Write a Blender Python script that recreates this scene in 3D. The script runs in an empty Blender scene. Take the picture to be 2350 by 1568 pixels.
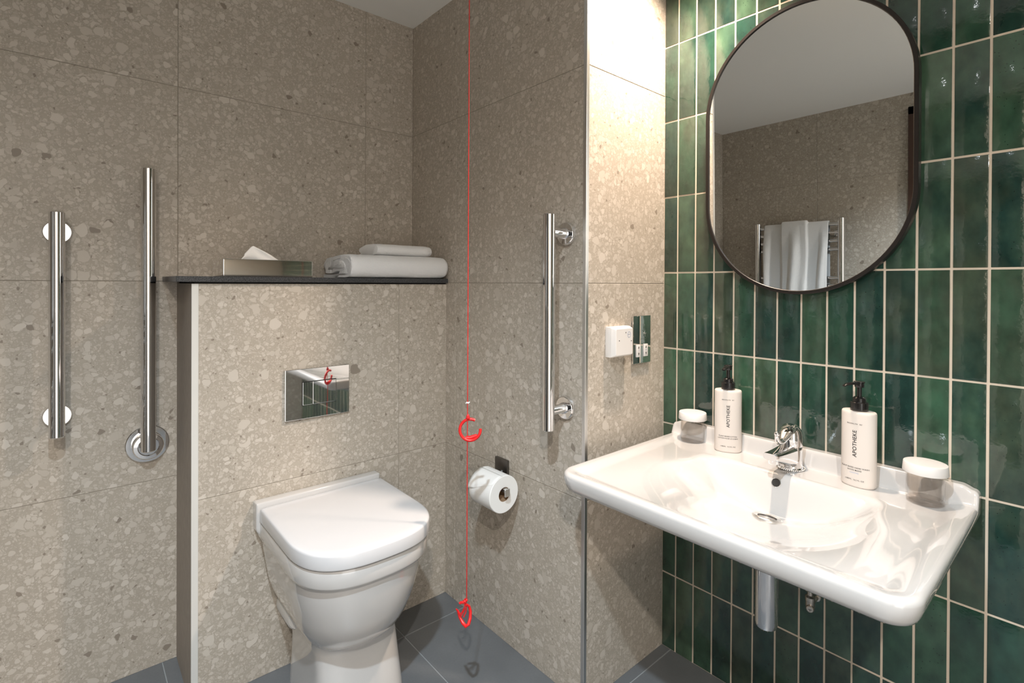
import bpy, bmesh, math, random
from math import sin, cos, pi, radians, sqrt
from mathutils import Vector, Matrix, noise
random.seed(7)
C = bpy.context.scene.collection

# ------------------------------------------------------------------ measures
F_PX, YAW, PITCH, ROLL, CY, H = 1181.4726, 0.70987947, -0.00530962, 0.00493005, 656.307, 1.16343
XC, XB, YA, YP, YQ, ZC, ZJ = 1.4500, 1.0716, 1.8795, 0.9370, 1.6238, 2.2080, 1.1638
XD, YF = -0.838, -1.10                      # towel-rail wall and the wall behind the camera
TW, TH, TY, TZ = 0.0603486, 0.2400505, 0.889503, 0.958837

# ------------------------------------------------------------------ colour / material helpers
def lin(r, g, b):
    f = lambda c: (c/255/12.92) if c/255 <= .04045 else ((c/255+.055)/1.055)**2.4
    return (f(r), f(g), f(b), 1)

def new_mat(name):
    m = bpy.data.materials.new(name); m.use_nodes = True
    nt = m.node_tree; b = nt.nodes['Principled BSDF']
    return m, nt, b

def N(nt, t, **kw):
    n = nt.nodes.new(t)
    for k, v in kw.items():
        if k.startswith('i_'):
            key = k[2:]
            key = int(key) if key.isdigit() else key.replace('_', ' ')
            n.inputs[key].default_value = v
        else: setattr(n, k, v)
    return n

def L(nt, a, b): nt.links.new(a, b)

def math_n(nt, op, a, b=None, clamp=False):
    n = nt.nodes.new('ShaderNodeMath'); n.operation = op; n.use_clamp = clamp
    for i, v in enumerate((a, b)):
        if v is None: continue
        if isinstance(v, (int, float)): n.inputs[i].default_value = v
        else: nt.links.new(v, n.inputs[i])
    return n.outputs[0]

def mixc(nt, fac, a, b, mode='MIX'):
    n = nt.nodes.new('ShaderNodeMix'); n.data_type = 'RGBA'; n.blend_type = mode
    for idx, v in ((0, fac), (6, a), (7, b)):
        if isinstance(v, (int, float)): n.inputs[idx].default_value = v
        elif isinstance(v, tuple): n.inputs[idx].default_value = v
        else: nt.links.new(v, n.inputs[idx])
    return n.outputs[2]

def simple(name, col, rough=.5, metal=0, coat=0, spec=None, bump=None, mottled=0):
    m, nt, b = new_mat(name)
    b.inputs['Base Color'].default_value = col
    b.inputs['Roughness'].default_value = rough
    b.inputs['Metallic'].default_value = metal
    if coat:
        b.inputs['Coat Weight'].default_value = coat; b.inputs['Coat Roughness'].default_value = .03
    if spec is not None: b.inputs['Specular IOR Level'].default_value = spec
    if mottled:
        tc = N(nt, 'ShaderNodeTexCoord'); nz = N(nt, 'ShaderNodeTexNoise', i_Scale=40., i_Detail=4.)
        L(nt, tc.outputs['Object'], nz.inputs['Vector'])
        dark = tuple(c*(1-mottled) for c in col[:3])+(1,)
        L(nt, mixc(nt, nz.outputs[0], col, dark), b.inputs['Base Color'])
    if bump:
        tc = N(nt, 'ShaderNodeTexCoord'); nz = N(nt, 'ShaderNodeTexNoise', i_Scale=bump[0], i_Detail=3.)
        bp = N(nt, 'ShaderNodeBump', i_Strength=bump[1], i_Distance=bump[2])
        L(nt, tc.outputs['Object'], nz.inputs['Vector']); L(nt, nz.outputs[0], bp.inputs['Height'])
        L(nt, bp.outputs[0], b.inputs['Normal'])
    return m

def terrazzo(name, base, chip_l, chip_d, rough=.42):
    m, nt, b = new_mat(name)
    tc = N(nt, 'ShaderNodeTexCoord'); geo = N(nt, 'ShaderNodeNewGeometry')
    off = N(nt, 'ShaderNodeVectorMath', operation='SCALE'); off.inputs[0].default_value = (37.1, 19.7, 53.3)
    L(nt, geo.outputs['Random Per Island'], off.inputs['Scale'])
    add = N(nt, 'ShaderNodeVectorMath', operation='ADD')
    L(nt, tc.outputs['Object'], add.inputs[0]); L(nt, off.outputs[0], add.inputs[1])
    nz = N(nt, 'ShaderNodeTexNoise', i_Scale=34., i_Detail=2.); L(nt, add.outputs[0], nz.inputs['Vector'])
    sub = N(nt, 'ShaderNodeVectorMath', operation='SUBTRACT'); sub.inputs[1].default_value = (.5, .5, .5)
    L(nt, nz.outputs['Color'], sub.inputs[0])
    sc = N(nt, 'ShaderNodeVectorMath', operation='SCALE'); sc.inputs['Scale'].default_value = .022
    L(nt, sub.outputs[0], sc.inputs[0])
    vec = N(nt, 'ShaderNodeVectorMath', operation='ADD'); L(nt, add.outputs[0], vec.inputs[0]); L(nt, sc.outputs[0], vec.inputs[1])
    cloud = N(nt, 'ShaderNodeTexNoise', i_Scale=4., i_Detail=3.); L(nt, add.outputs[0], cloud.inputs['Vector'])
    d = tuple(c*.90 for c in base[:3])+(1,)
    col = mixc(nt, cloud.outputs[0], d, tuple(min(1, c*1.08) for c in base[:3])+(1,))
    for scale, thr, edge, amt, dthr in ((200., .30, .03, .55, .985), (100., .38, .035, .75, .985), (58., .62, .04, .9, .985), (36., .84, .035, 1., .985)):
        v1 = N(nt, 'ShaderNodeTexVoronoi', i_Scale=scale); v2 = N(nt, 'ShaderNodeTexVoronoi', feature='DISTANCE_TO_EDGE', i_Scale=scale)
        L(nt, vec.outputs[0], v1.inputs['Vector']); L(nt, vec.outputs[0], v2.inputs['Vector'])
        sep = N(nt, 'ShaderNodeSeparateColor'); L(nt, v1.outputs['Color'], sep.inputs[0])
        rad = math_n(nt, 'ADD', math_n(nt, 'MULTIPLY', sep.outputs[1], .30), .30)
        inside = math_n(nt, 'MULTIPLY', math_n(nt, 'GREATER_THAN', v2.outputs['Distance'], edge), math_n(nt, 'LESS_THAN', v1.outputs['Distance'], rad))
        on = math_n(nt, 'GREATER_THAN', sep.outputs[0], thr)
        mask = math_n(nt, 'MULTIPLY', inside, on)
        dk = math_n(nt, 'GREATER_THAN', sep.outputs[2], dthr)
        tone = math_n(nt, 'MULTIPLY', math_n(nt, 'ADD', math_n(nt, 'MULTIPLY', sep.outputs[2], .7), .3), amt)
        c_l = mixc(nt, tone, base, chip_l)
        cc = mixc(nt, dk, c_l, chip_d)
        # a slightly darker hairline round each chip
        ring = math_n(nt, 'MULTIPLY', math_n(nt, 'SUBTRACT', 1.0, math_n(nt, 'GREATER_THAN', v2.outputs['Distance'], edge*1.0)), on)
        col = mixc(nt, math_n(nt, 'MULTIPLY', ring, .15), col, chip_d)
        col = mixc(nt, mask, col, cc)
    L(nt, col, b.inputs['Base Color'])
    b.inputs['Roughness'].default_value = rough
    b.inputs['Specular IOR Level'].default_value = .35
    n2 = N(nt, 'ShaderNodeTexNoise', i_Scale=260., i_Detail=2.); L(nt, tc.outputs['Object'], n2.inputs['Vector'])
    bp = N(nt, 'ShaderNodeBump', i_Strength=.12, i_Distance=.0006); L(nt, n2.outputs[0], bp.inputs['Height']); L(nt, bp.outputs[0], b.inputs['Normal'])
    return m

def green_glaze():
    m, nt, b = new_mat('green_glaze')
    tc = N(nt, 'ShaderNodeTexCoord'); geo = N(nt, 'ShaderNodeNewGeometry')
    rnd = geo.outputs['Random Per Island']
    off = N(nt, 'ShaderNodeVectorMath', operation='SCALE'); off.inputs[0].default_value = (31.1, 17.7, 43.3)
    L(nt, rnd, off.inputs['Scale'])
    add = N(nt, 'ShaderNodeVectorMath', operation='ADD'); L(nt, tc.outputs['Object'], add.inputs[0]); L(nt, off.outputs[0], add.inputs[1])
    mp = N(nt, 'ShaderNodeMapping'); mp.inputs['Scale'].default_value = (1, 1.25, .8); L(nt, add.outputs[0], mp.inputs['Vector'])
    cr = N(nt, 'ShaderNodeValToRGB'); e = cr.color_ramp
    cols = [(0, (30, 54, 49)), (.2, (40, 70, 57)), (.4, (54, 84, 66)), (.58, (62, 75, 61)), (.76, (34, 60, 54)), (1, (70, 95, 75))]
    e.elements[0].position = 0; e.elements[0].color = lin(*cols[0][1]); e.elements[1].position = 1; e.elements[1].color = lin(*cols[-1][1])
    for p_, c_ in cols[1:-1]:
        x = e.elements.new(p_); x.color = lin(*c_)
    big = N(nt, 'ShaderNodeTexNoise', i_Scale=9., i_Detail=4., i_Roughness=.55); L(nt, mp.outputs[0], big.inputs['Vector'])
    fac = math_n(nt, 'ADD', rnd, math_n(nt, 'MULTIPLY', math_n(nt, 'SUBTRACT', big.outputs[0], .5), .9))
    fac = math_n(nt, 'FRACT', math_n(nt, 'ADD', math_n(nt, 'MULTIPLY', fac, .92), 1.03))
    L(nt, math_n(nt, 'ADD', rnd, math_n(nt, 'MULTIPLY', math_n(nt, 'SUBTRACT', big.outputs[0], .5), .55), True), cr.inputs[0])
    n2 = N(nt, 'ShaderNodeTexNoise', i_Scale=26., i_Detail=5.); L(nt, mp.outputs[0], n2.inputs['Vector'])
    shade = N(nt, 'ShaderNodeMapRange'); shade.inputs[1].default_value = .3; shade.inputs[2].default_value = .7; shade.inputs[3].default_value = .72; shade.inputs[4].default_value = 1.25
    L(nt, n2.outputs[0], shade.inputs[0])
    mul = N(nt, 'ShaderNodeVectorMath', operation='SCALE'); L(nt, cr.outputs[0], mul.inputs[0]); L(nt, shade.outputs[0], mul.inputs['Scale'])
    spk = N(nt, 'ShaderNodeTexVoronoi', i_Scale=150.); L(nt, add.outputs[0], spk.inputs['Vector'])
    ss = N(nt, 'ShaderNodeSeparateColor'); L(nt, spk.outputs['Color'], ss.inputs[0])
    sp = math_n(nt, 'MULTIPLY', math_n(nt, 'LESS_THAN', spk.outputs['Distance'], .16), math_n(nt, 'GREATER_THAN', ss.outputs[0], .9))
    L(nt, mixc(nt, math_n(nt, 'MULTIPLY', sp, .7), mul.outputs[0], lin(18, 34, 28)), b.inputs['Base Color'])
    b.inputs['Roughness'].default_value = .10
    b.inputs['Specular IOR Level'].default_value = .5
    b.inputs['Coat Weight'].default_value = .9; b.inputs['Coat Roughness'].default_value = .02
    w1 = N(nt, 'ShaderNodeTexNoise', i_Scale=16., i_Detail=2.); L(nt, add.outputs[0], w1.inputs['Vector'])
    w2 = N(nt, 'ShaderNodeTexNoise', i_Scale=75., i_Detail=1.); L(nt, add.outputs[0], w2.inputs['Vector'])
    w3 = N(nt, 'ShaderNodeTexNoise', i_Scale=190., i_Detail=1.); L(nt, add.outputs[0], w3.inputs['Vector'])
    hgt = math_n(nt, 'ADD', w1.outputs[0], math_n(nt, 'ADD', math_n(nt, 'MULTIPLY', w2.outputs[0], .17), math_n(nt, 'MULTIPLY', w3.outputs[0], .105)))
    bp = N(nt, 'ShaderNodeBump', i_Strength=.5, i_Distance=.0022); L(nt, hgt, bp.inputs['Height'])
    L(nt, bp.outputs[0], b.inputs['Normal']); L(nt, bp.outputs[0], b.inputs['Coat Normal'])
    return m

def slate(name):
    m, nt, b = new_mat(name)
    tc = N(nt, 'ShaderNodeTexCoord'); n1 = N(nt, 'ShaderNodeTexNoise', i_Scale=7., i_Detail=6.); n2 = N(nt, 'ShaderNodeTexNoise', i_Scale=160., i_Detail=3.)
    L(nt, tc.outputs['Object'], n1.inputs['Vector']); L(nt, tc.outputs['Object'], n2.inputs['Vector'])
    c = mixc(nt, n1.outputs[0], lin(96, 99, 102), lin(124, 127, 130))
    c = mixc(nt, math_n(nt, 'MULTIPLY', n2.outputs[0], .3), c, lin(78, 81, 84))
    L(nt, c, b.inputs['Base Color']); b.inputs['Roughness'].default_value = .38
    bp = N(nt, 'ShaderNodeBump', i_Strength=.2, i_Distance=.0008); L(nt, n2.outputs[0], bp.inputs['Height']); L(nt, bp.outputs[0], b.inputs['Normal'])
    return m

def terry(name):
    m, nt, b = new_mat(name)
    b.inputs['Base Color'].default_value = lin(238, 238, 238); b.inputs['Roughness'].default_value = .95
    b.inputs['Sheen Weight'].default_value = .3
    tc = N(nt, 'ShaderNodeTexCoord'); n1 = N(nt, 'ShaderNodeTexNoise', i_Scale=520., i_Detail=3.); n2 = N(nt, 'ShaderNodeTexNoise', i_Scale=60., i_Detail=2.)
    L(nt, tc.outputs['Object'], n1.inputs['Vector']); L(nt, tc.outputs['Object'], n2.inputs['Vector'])
    h = math_n(nt, 'ADD', n1.outputs[0], math_n(nt, 'MULTIPLY', n2.outputs[0], .8))
    bp = N(nt, 'ShaderNodeBump', i_Strength=.8, i_Distance=.003); L(nt, h, bp.inputs['Height']); L(nt, bp.outputs[0], b.inputs['Normal'])
    return m

def speckled(name):
    m, nt, b = new_mat(name)
    tc = N(nt, 'ShaderNodeTexCoord'); n1 = N(nt, 'ShaderNodeTexNoise', i_Scale=420., i_Detail=3.)
    L(nt, tc.outputs['Object'], n1.inputs['Vector'])
    cr = N(nt, 'ShaderNodeValToRGB'); cr.color_ramp.elements[0].position = .42; cr.color_ramp.elements[1].position = .72
    cr.color_ramp.elements[0].color = lin(40, 41, 43); cr.color_ramp.elements[1].color = lin(96, 97, 99)
    L(nt, n1.outputs[0], cr.inputs[0]); L(nt, cr.outputs[0], b.inputs['Base Color']); b.inputs['Roughness'].default_value = .3
    return m

def glassm(name, tint=(.985, .978, .972, 1)):
    """thin clear tumbler wall: see-through with a Fresnel gloss"""
    m, nt, b = new_mat(name)
    gl = N(nt, 'ShaderNodeBsdfGlossy', i_Roughness=.02); tr = N(nt, 'ShaderNodeBsdfTransparent'); tr.inputs[0].default_value = tint
    lw = N(nt, 'ShaderNodeLayerWeight', i_Blend=.5); mx = N(nt, 'ShaderNodeMixShader')
    L(nt, math_n(nt, 'ADD', math_n(nt, 'MULTIPLY', math_n(nt, 'POWER', lw.outputs['Facing'], 3.2), .5), .02), mx.inputs[0]); L(nt, tr.outputs[0], mx.inputs[1]); L(nt, gl.outputs[0], mx.inputs[2])
    L(nt, mx.outputs[0], nt.nodes['Material Output'].inputs[0]); nt.nodes.remove(b)
    return m

def emis(name, col, s):
    m, nt, b = new_mat(name)
    b.inputs['Base Color'].default_value = (.9, .9, .9, 1)
    b.inputs['Emission Color'].default_value = col; b.inputs['Emission Strength'].default_value = s
    return m

M = {}
M['stone'] = terrazzo('terrazzo_stone', lin(174, 165, 152), lin(204, 196, 185), lin(140, 130, 118))
M['stone_grout'] = simple('stone_grout', lin(152, 144, 132), .9)
M['stone_edge'] = simple('stone_edge', lin(168, 158, 147), .7, mottled=.25)
M['green'] = green_glaze()
M['grout'] = simple('pale_grout', lin(214, 200, 182), .9, bump=(300., .3, .0006))
M['slate'] = slate('slate_floor'); M['floor_grout'] = simple('floor_grout', lin(150, 154, 156), .9)
M['ceil'] = simple('white_ceiling', lin(244, 244, 241), .9)
M['ceramic'] = simple('white_ceramic', lin(201, 199, 197), .12, coat=1)
M['seat'] = simple('white_seat_plastic', lin(212, 212, 214), .2, coat=.4)
M['chrome'] = simple('chrome', (.82, .82, .83, 1), .05, 1)
M['steel'] = simple('polished_steel', (.78, .76, .73, 1), .08, 1, bump=(6., .05, .004))
M['satin'] = simple('brushed_aluminium', (.72, .72, .71, 1), .32, 1)
M['trimwhite'] = simple('pale_anodised', lin(222, 221, 216), .3, .2)
M['flush'] = simple('chrome_plate', (.86, .86, .86, 1), .03, 1, bump=(7., .02, .004))
M['bronze'] = simple('dark_metal', (.17, .16, .15, 1), .3, 1)
M['nickel'] = simple('nickel', (.55, .51, .46, 1), .28, 1)
M['mirror'] = simple('mirror_glass', (.86, .87, .86, 1), .0, 1)
M['frame'] = simple('black_frame', lin(40, 36, 34), .35, .3)
M['black'] = simple('black_plastic', lin(22, 20, 20), .25, coat=.3)
M['dark'] = simple('dark_gap', lin(14, 14, 14), .8)
M['label'] = simple('off_white_bottle', lin(222, 213, 205), .42)
M['ink'] = simple('label_ink', lin(40, 38, 40), .6); M['ink_blue'] = simple('pale_blue_ink', lin(176, 186, 212), .6)
M['ink_line'] = simple('grey_ink', lin(120, 135, 170), .6)
M['white'] = simple('white_plastic', lin(226, 223, 220), .4)
M['glass'] = glassm('clear_tumbler')
M['glass_base'] = glassm('thick_tumbler_base', (.95, .93, .915, 1))
M['paper'] = simple('tissue_paper', lin(240, 240, 238), .95, bump=(420., .25, .001))
M['card'] = simple('brown_card', lin(150, 122, 94), .9)
M['red'] = simple('red_plastic', lin(222, 32, 34), .3); M['cord'] = simple('red_cord', lin(210, 36, 34), .6)
M['terry'] = terry('white_terry'); M['shelf'] = speckled('dark_speckled_stone')
M['wood'] = simple('dark_brown_wood', lin(72, 50, 40), .45, mottled=.3); M['leaf'] = simple('dark_door', lin(26, 23, 22), .5)
M['pipe'] = simple('white_pipe', lin(216, 216, 214), .35)
M['lens_warm'] = emis('warm_lamp', (1, .78, .55, 1), 14.); M['lens_cool'] = emis('neutral_lamp', (.95, .97, 1, 1), 14.)

# ------------------------------------------------------------------ object helpers
def obj(name, bm, mat, parent=None, smooth=True, angle=40):
    me = bpy.data.meshes.new(name)
    bmesh.ops.remove_doubles(bm, verts=bm.verts, dist=1e-6)
    bmesh.ops.recalc_face_normals(bm, faces=bm.faces)
    bm.to_mesh(me); bm.free()
    me.materials.append(M[mat] if isinstance(mat, str) else mat)
    if smooth:
        for p in me.polygons: p.use_smooth = True
        me.set_sharp_from_angle(angle=radians(angle))
    o = bpy.data.objects.new(name, me); C.objects.link(o)
    if parent is not None:
        o.parent = parent
        o.matrix_parent_inverse = Matrix.Translation(-Vector(parent.location)) if parent.type == 'EMPTY' and parent.parent is None else Matrix()
    return o

def tag(o, label, cat, group=None):
    o['label'] = label; o['category'] = cat
    if group: o['group'] = group
    return o

def thing(name, label, cat, loc, group=None):
    o = bpy.data.objects.new(name, None); C.objects.link(o); o.location = loc; o.empty_display_size = .05
    return tag(o, label, cat, group)

def structure(o): o['kind'] = 'structure'; return o

def setorigin(o):
    """put a one-mesh thing's origin at its base centre (geometry unchanged)"""
    me = o.data; xs = [v.co.x for v in me.vertices]; ys = [v.co.y for v in me.vertices]; zs = [v.co.z for v in me.vertices]
    c = Vector(((min(xs)+max(xs))/2, (min(ys)+max(ys))/2, min(zs)))
    me.transform(Matrix.Translation(-c)); o.location = c
    return o

def merge(dst, src):
    me = bpy.data.meshes.new('tmp'); src.to_mesh(me); src.free(); dst.from_mesh(me); bpy.data.meshes.remove(me)

def box(bm, x0, x1, y0, y1, z0, z1, bev=0, seg=2, mat=None):
    b = bmesh.new(); bmesh.ops.create_cube(b, size=1)
    for v in b.verts:
        v.co = Vector((x0+(v.co.x+.5)*(x1-x0), y0+(v.co.y+.5)*(y1-y0), z0+(v.co.z+.5)*(z1-z0)))
    if bev: bmesh.ops.bevel(b, geom=list(b.edges), offset=bev, segments=seg, profile=.6, affect='EDGES')
    if mat is not None: b.transform(mat)
    merge(bm, b)

def loft(bm, rings, cap0=True, cap1=True, closed=True):
    vs = [[bm.verts.new(p) for p in r] for r in rings]
    n = len(rings[0])
    for a, b in zip(vs[:-1], vs[1:]):
        for i in range(n if closed else n-1):
            j = (i+1) % n
            bm.faces.new((a[i], a[j], b[j], b[i]))
    if cap0: bm.faces.new(vs[0][::-1])
    if cap1: bm.faces.new(vs[-1])
    return vs

def lathe(bm, prof, loc=(0, 0, 0), axis=(0, 0, 1), n=40, ref=None, sx=1, sy=1, cap=True):
    """prof: list of (radius, height); axis any direction"""
    a = Vector(axis).normalized()
    r0 = Vector(ref) if ref else (Vector((1, 0, 0)) if abs(a.x) < .9 else Vector((0, 1, 0)))
    u = (r0-a*r0.dot(a)).normalized(); w = a.cross(u); o = Vector(loc)
    rings = [[o+a*h+u*(r*sx*cos(2*pi*i/n))+w*(r*sy*sin(2*pi*i/n)) for i in range(n)] for r, h in prof]
    loft(bm, rings, cap, cap)

def tube(bm, pts, r, n=12, cap=True, closed=False):
    pts = [Vector(p) for p in pts]; k = len(pts)
    rr = r if isinstance(r, (list, tuple)) else [r]*k
    rings = []; prev = None
    for i, p in enumerate(pts):
        if closed: t = (pts[(i+1) % k]-pts[i-1]).normalized()
        else: t = (pts[min(i+1, k-1)]-pts[max(i-1, 0)]).normalized()
        if prev is None:
            u = Vector((0, 0, 1)) if abs(t.z) < .9 else Vector((1, 0, 0))
        else: u = prev
        u = (u-t*u.dot(t)).normalized(); prev = u; w = t.cross(u)
        rings.append([p+(u*cos(2*pi*j/n)+w*sin(2*pi*j/n))*rr[i] for j in range(n)])
    if closed:
        vs = [[bm.verts.new(p) for p in q] for q in rings]
        for i in range(k):
            a, b = vs[i], vs[(i+1) % k]
            for j in range(n): bm.faces.new((a[j], a[(j+1) % n], b[(j+1) % n], b[j]))
    else: loft(bm, rings, cap, cap)

def sphere(bm, loc, r, seg=16):
    b = bmesh.new(); bmesh.ops.create_uvsphere(b, u_segments=seg, v_segments=seg//2, radius=r)
    b.transform(Matrix.Translation(loc)); merge(bm, b)

def smooth(a, b, x):
    t = max(0., min(1., (x-a)/(b-a))); return t*t*(3-2*t)

# ------------------------------------------------------------------ room shell
def slab_wall(name, axis, pos, nrm, u0, u1, v0, v1, ju, jv, thick=.009, gap=.0018, back=.05, mat='stone', gmat='stone_grout', bev=.0007, ext=(0, 0)):
    """tiles on a plane axis=pos (0:x,1:y) whose visible face looks along nrm*axis; u horizontal, v = z"""
    us = [u0]+sorted([j for j in ju if u0+.01 < j < u1-.01])+[u1]; vs = [v0]+sorted([j for j in jv if v0+.01 < j < v1-.01])+[v1]
    bm = bmesh.new()
    for i in range(len(us)-1):
        for k in range(len(vs)-1):
            a, b, c, d = us[i]+gap/2, us[i+1]-gap/2, vs[k]+gap/2, vs[k+1]-gap/2
            if i == 0: a = us[i]
            if i == len(us)-2: b = us[i+1]
            if k == 0: c = vs[k]
            if k == len(vs)-2: d = vs[k+1]
            p0, p1 = sorted((pos, pos-nrm*thick))
            if axis == 0: box(bm, p0, p1, a, b, c, d, bev, 1)
            else: box(bm, a, b, p0, p1, c, d, bev, 1)
    o = structure(obj(name, bm, mat, None, False))
    g = bmesh.new(); p0, p1 = sorted((pos-nrm*.0012, pos-nrm*back))
    e0, e1 = u0+.0005-ext[0], u1-.0005+ext[1]
    if axis == 0: box(g, p0, p1, e0, e1, v0, v1)
    else: box(g, e0, e1, p0, p1, v0, v1)
    obj('grout', g, gmat, o, False)
    return o

jz = [ZJ-.6, ZJ, ZJ+.6]
slab_wall('wall_back', 1, YA, -1, XD, XB, 0, ZC, [.2534-.613*k for k in range(-2, 3)], jz, ext=(.06, .06))
slab_wall('wall_right', 0, XB, -1, YP+.0095, YA, 0, ZC, [1.5613], jz, back=.30)
slab_wall('wall_pier', 1, YP, -1, XB+.0095, XC, 0, ZC, [], jz, ext=(0, .05))
slab_wall('wall_left', 0, XD, 1, YF, YA, 0, ZC, [1.245, .63, .02, -.6], jz, ext=(.05, .05))
# wall behind the camera; the opening is added to let fill light in
DX0, DX1, DZ = -.62, .33, 2.08
slab_wall('wall_front', 1, YF, 1, DX1, XC, 0, ZC, [.9], jz, ext=(0, .06))
slab_wall('wall_front_opening_side', 1, YF, 1, XD, DX0, 0, ZC, [], jz)
slab_wall('wall_front_opening_top', 1, YF, 1, DX0, DX1, DZ, ZC, [], jz)
# boxing that hides the cistern
slab_wall('wall_boxing', 1, YQ, -1, .267, XB, 0, 1.158, [.8749], [ZJ-.6], back=.25)
b = bmesh.new(); box(b, .2514, .262, YQ+.0015, YA, 0, 1.158); structure(obj('trim_boxing_side', b, 'stone_edge', None, False))
b = bmesh.new(); box(b, .2505, .2672, YQ-.0012, YQ+.004, 0, 1.158, .0006, 1); structure(obj('trim_boxing_edge', b, 'trimwhite', None, False))
b = bmesh.new(); box(b, XB-.0012, XB+.010, YP-.001, YP+.011, 0, ZC, .0006, 1); structure(obj('trim_pier_edge', b, 'satin', None, False))

# green wall: every tile a little out of true
bm = bmesh.new(); g = .0046
rt = random.Random(11)
i = -1
while TY-(i+1)*TW > YF-.1:
    y1, y0 = TY-i*TW-g/2, TY-(i+1)*TW+g/2
    y1 = min(y1, YP-.0005); y0 = max(y0, YF+.001)
    if y1-y0 > .004:
        for k in range(-5, 7):
            z0, z1 = TZ+k*TH+g/2, TZ+(k+1)*TH-g/2
            z0 = max(z0, 0.001); z1 = min(z1, ZC-.001)
            if z1-z0 < .01: continue
            t = bmesh.new(); box(t, XC, XC+.009, y0, y1, z0, z1, .0011, 2)
            ty, tz_ = rt.uniform(-.004, .004), rt.uniform(-.004, .004)
            cy, cz = (y0+y1)/2, (z0+z1)/2; dx = rt.uniform(-.0004, .0004)
            for v in t.verts:
                v.co.x += dx+ty*(v.co.y-cy)+tz_*(v.co.z-cz)*.5
                v.co.y += .0005*noise.noise(Vector((v.co.y*40, v.co.z*40, i)))
                v.co.z += .0006*noise.noise(Vector((v.co.y*40+9, v.co.z*40, k)))
            merge(bm, t)
    i += 1
o = structure(obj('wall_tiled', bm, 'green', None, True, 25))
gb = bmesh.new(); box(gb, XC+.0012, XC+.05, YF-.05, YP+.05, 0, ZC); obj('grout', gb, 'grout', o, False)

# floor
bm = bmesh.new(); xs = [XD-.02]+[x for x in (.215-.62, .215, .835) ]+[XC+.02]; ys = [YF-.02, YF+.42, .3055-.6+.0, .3055, .9055, 1.5055, YA+.02]
ys = sorted(set(round(y, 4) for y in ys if YF-.03 < y))
for a, c in zip(xs[:-1], xs[1:]):
    for d, e in zip(ys[:-1], ys[1:]): box(bm, a+.0016, c-.0016, d+.0016, e-.0016, -.01, 0, .0008, 1)
o = structure(obj('floor', bm, 'slate', None, False))
gb = bmesh.new(); box(gb, XD-.02, XC+.02, YF-.02, YA+.02, -.04, -.0012); obj('grout', gb, 'floor_grout', o, False)
bm = bmesh.new(); box(bm, XD-.06, XC+.06, YF-.06, YA+.06, ZC, ZC+.05); structure(obj('ceiling', bm, 'ceil', None, False))

# door seen at the edge of the mirror
yd1, yd0, zd = .765, -.12, 2.125
bm = bmesh.new(); box(bm, XD, XD+.018, yd1-.045, yd1, 0, zd, .002); box(bm, XD, XD+.018, yd0, yd0+.045, 0, zd, .002); box(bm, XD, XD+.018, yd0, yd1, zd-.045, zd, .002)
dr = structure(obj('door_1', bm, 'wood', None, False))
bm = bmesh.new(); box(bm, XD+.001, XD+.010, yd0+.045, yd1-.045, .004, zd-.045, .001); obj('door_leaf', bm, 'leaf', dr, False)
bm = bmesh.new(); lathe(bm, [(.024, 0), (.024, .008), (.009, .009), (.009, .05)], (XD+.009, yd0+.11, 1.0), (1, 0, 0), 20)
tube(bm, [(XD+.056, yd0+.11, 1.0), (XD+.056, yd0+.24, 1.0)], .009); obj('door_handle', bm, 'satin', dr)

# stone shelf on the boxing
b = bmesh.new(); box(b, .2135, XB-.001, YQ-.0125, YA-.001, 1.1625, 1.178, .0012, 1)
shelf = setorigin(tag(obj('stone_shelf', b, 'shelf', None, False), 'dark speckled stone shelf slab capping the tiled boxing above the toilet', 'shelf'))
b = bmesh.new(); box(b, .258, XB-.001, YQ+.004, YA-.001, 1.156, 1.1625); sb = obj('shadow_gap', b, 'dark', shelf, False); sb.matrix_parent_inverse = Matrix.Translation(-shelf.location)

# ------------------------------------------------------------------ grab bars on the back wall
def bar_bm(x, y, z0, z1, r):
    bm = bmesh.new(); lathe(bm, [(0, z0), (r-.0025, z0), (r, z0+.0025), (r, z1-.0025), (r-.0025, z1), (0, z1)], (x, y, 0), (0, 0, 1), 40, cap=False); return bm
def collar_bm(x, y, z, r):
    bm = bmesh.new(); lathe(bm, [(r-.001, -.0006), (r+.0002, -.0004), (r+.0002, .0004), (r-.001, .0006)], (x, y, z), (0, 0, 1), 40, cap=False); return bm
GX, GY = -.0255, YA-.068
t = thing('grab_bar', 'short vertical chrome grab bar on the stone wall, leftmost in the photo', 'grab bar', (GX, YA, .745))
obj('rail', bar_bm(GX, GY, .7495, 1.346, .0168), 'chrome', t)
for z in (.7495+.016, 1.346-.016): obj('end_cap', collar_bm(GX, GY, z, .0168), 'chrome', t)
for z in (1.2965, .795):
    bm = bmesh.new(); lathe(bm, [(0, 0), (.0315, 0), (.0315, .006), (.029, .009), (.013, .0095), (.012, .02), (.0115, .060), (0, .060)], (GX, YA, z), (0, -1, 0), 40, cap=False); obj('mount', bm, 'chrome', t)

HX, HZ = .177, .6775
t = thing('hinged_support_rail', 'long chrome hinged support rail folded up against the wall beside the boxing', 'support rail', (HX, YA, .62))
bm = bmesh.new(); lathe(bm, [(0, 0), (.0545, 0), (.0545, .0045), (.0525, .0065), (0, .0065)], (HX, YA, HZ), (0, -1, 0), 56, cap=False); obj('wall_plate', bm, 'chrome', t)
bm = bmesh.new(); lathe(bm, [(.039, .006), (.039, .028), (.036, .032), (.027, .033), (.025, .030), (0, .030)], (HX, YA, HZ-.002), (0, -1, 0), 48, cap=False); obj('hinge_boss', bm, 'chrome', t)
obj('rail', bar_bm(HX-.003, YA-.054, .668, 1.492, .0185), 'chrome', t)
obj('end_cap', collar_bm(HX-.003, YA-.054, 1.478, .0185), 'chrome', t)

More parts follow.
